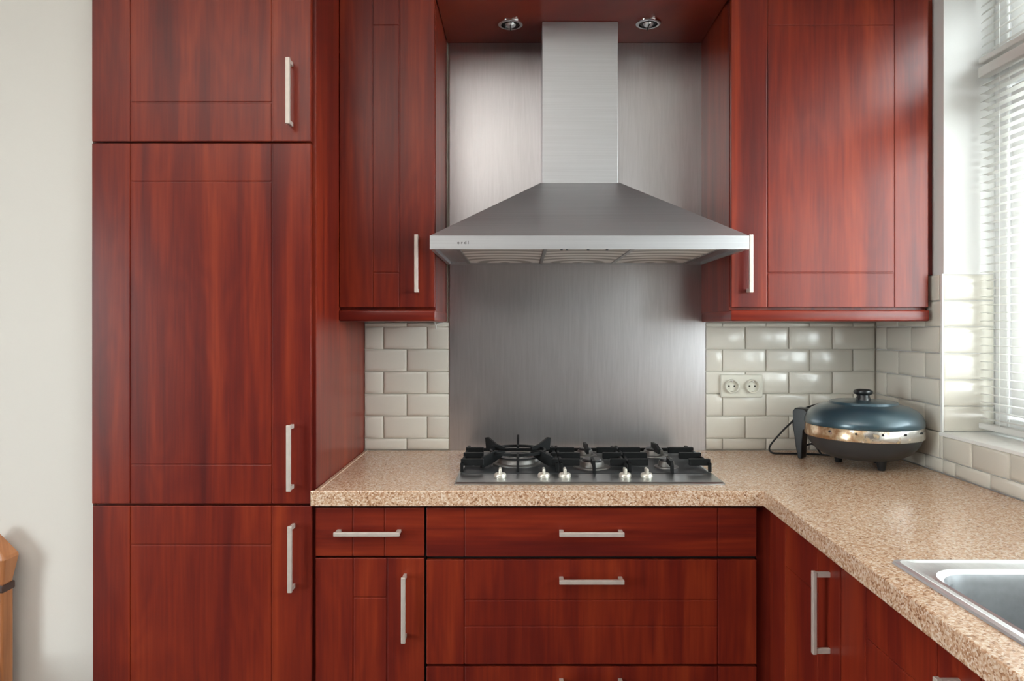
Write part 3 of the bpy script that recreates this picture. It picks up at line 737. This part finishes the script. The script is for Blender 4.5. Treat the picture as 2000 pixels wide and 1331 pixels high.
# loose wire end under the narrow wall cabinet
bm = bmesh.new()
tube(bm, smooth_path([(-0.262, -0.020, 1.3525), (-0.280, -0.016, 1.348), (-0.2925, -0.013, 1.342), (-0.2955, -0.013, 1.350), (-0.300, -0.015, 1.3525)], 6), 0.0024, 6)
tube(bm, smooth_path([(-0.2925, -0.013, 1.342), (-0.2915, -0.012, 1.334), (-0.2920, -0.011, 1.328)], 5), 0.0022, 6)
solo('loose_wire', bm, M['cord'], (-0.28, -0.016, 1.34), 'short white loose wire under the narrow wall cabinet', 'wire')

# ------------------------------------------------------------------ blinds
def slat_mesh(length):
    bm = bmesh.new(); n = 4; w = 0.0125; pr = None
    prof = [(-w+2*w*k/n, 0.0022*(1-((-w+2*w*k/n)/w)**2)) for k in range(n+1)]
    top = [[bm.verts.new((x, y, z+0.0003)) for x, z in prof] for y in (0, -length)]
    bot = [[bm.verts.new((x, y, z-0.0003)) for x, z in prof] for y in (0, -length)]
    for k in range(n):
        bm.faces.new((top[0][k], top[1][k], top[1][k+1], top[0][k+1])); bm.faces.new((bot[0][k], bot[0][k+1], bot[1][k+1], bot[1][k]))
    for e in (0, n): bm.faces.new((top[0][e], bot[0][e], bot[1][e], top[1][e]))
    for s in (0, 1): bm.faces.new(top[s] + list(reversed(bot[s])))
    bmesh.ops.recalc_face_normals(bm, faces=bm.faces)
    return mesh_of('slat', bm, M['slat'], 60)
BX, BY0, BL = 1.3725, -0.408, 1.72
SL = slat_mesh(BL)
def blind(label, zrail, ztop, n, pitch, tilt, headrail):
    t = thing('venetian_blind', (BX, BY0-BL/2, zrail), label, 'blind', 'white venetian blinds in the window')
    part('bottom_rail', boxbm(BX-0.013, BX+0.013, BY0-BL, BY0+0.008, zrail, zrail+0.018, bev=0.004), M['slat'], t)
    if headrail: part('head_rail', boxbm(BX-0.016, BX+0.016, BY0-BL, BY0+0.004, ztop-0.030, ztop, bev=0.002), M['slat'], t)
    for k in range(n):
        o = link('slat', SL, t); o.location = Vector((BX, BY0, zrail+0.030+pitch*k)) - ORG[t.name]; o.rotation_euler = (0, R(tilt), 0)
    for yy in (-0.495, -0.85, -1.27, -1.69, -2.05):
        bm = bmesh.new()
        for dx in (-0.0135, 0.0135): tube(bm, [Vector((BX+dx, yy, zrail+0.014)), Vector((BX+dx, yy, ztop-0.02))], 0.0007, 5)
        part('ladder_cord', bm, M['cord'], t)
    return t
lb = blind('open white venetian blind over the lower window light', 1.034, 2.100, 42, 0.0239, 3, True)
ub = blind('white venetian blind with tilted slats over the upper window light', 2.112, 2.498, 14, 0.0239, -42, True)

# ------------------------------------------------------------------ wooden chair at the left picture edge
ch = thing('wooden_chair', (-1.55, -0.86, 0.0), 'light brown wooden chair back with dark band at the left edge', 'chair')
def post(x, y):
    h = 0.048
    bm = boxbm(x-h, x+h, y-h*0.42, y+h*0.42, 0.0005, 0.664, bev=0.004); p = part('back_post', bm, M['chair'], ch)
    bm = bmesh.new(); loft(bm, [(rrect(x-h, x+h, y-h*.42, y+h*.42, 0.006, 2), 0.664), (rrect(x-h-0.011, x+h+0.011, y-h*.42-0.009, y+h*.42+0.009, 0.006, 2), 0.729), (rrect(x-h-0.009, x+h+0.009, y-h*.42-0.007, y+h*.42+0.007, 0.006, 2), 0.737), (rrect(x-0.010, x+0.010, y-0.010, y+0.010, 0.004, 2), 0.800)]); part('finial', bm, M['chair'], p)
    part('band', boxbm(x-h-0.003, x+h+0.003, y-h*.42-0.003, y+h*.42+0.003, 0.642, 0.662, bev=0.003), M['leather'], p, 'dark brown band')
post(-1.390, -0.640); post(-1.890, -0.640)
for (z0, z1) in ((0.52, 0.58), (0.60, 0.63)): part('back_rail', boxbm(-1.842, -1.438, -0.652, -0.628, z0, z1, bev=0.004), M['chair'], ch)
part('seat', boxbm(-1.91, -1.35, -1.12, -0.676, 0.43, 0.46, bev=0.006), M['chair'], ch)
for x in (-1.879, -1.379): part('leg', boxbm(x-0.025, x+0.025, -1.10, -1.05, 0.0005, 0.43, bev=0.003), M['chair'], ch)

# ------------------------------------------------------------------ added uplighter, unseen behind the camera, made up to brighten the ceiling
ul = thing('added_uplighter', (-1.15, -2.95, 0.0), 'added unseen fill uplighter, slim steel with a shallow bowl shade', 'lamp')
bm = bmesh.new(); lathe(bm, [(0.0, 0.001), (0.14, 0.001), (0.14, 0.012), (0.02, 0.022), (0.0, 0.022)], -1.15, -2.95, 36); part('fill_lamp_base', bm, M['steel'], ul)
bm = bmesh.new(); lathe(bm, [(0.0, 0.02), (0.011, 0.02), (0.011, 1.40), (0.0, 1.40)], -1.15, -2.95, 20); part('pole', bm, M['steel'], ul)
bm = bmesh.new(); lathe(bm, [(0.0, 1.395), (0.05, 1.40), (0.13, 1.44), (0.17, 1.48), (0.165, 1.48), (0.125, 1.445), (0.04, 1.412), (0.0, 1.41)], -1.15, -2.95, 40); part('fill_lamp_bowl', bm, M['steel'], ul)
ll = bpy.data.lights.new('added_fill_spot', 'SPOT'); ll.energy = 330.0; ll.color = (1.0, 0.96, 0.91); ll.spot_size = R(150); ll.spot_blend = 0.6; ll.shadow_soft_size = 0.05
lo = bpy.data.objects.new('added_fill_spot', ll); lo.location = (0, 0, 1.47); lo.rotation_euler = (R(180), 0, 0); lo.parent = ul; COL.objects.link(lo)
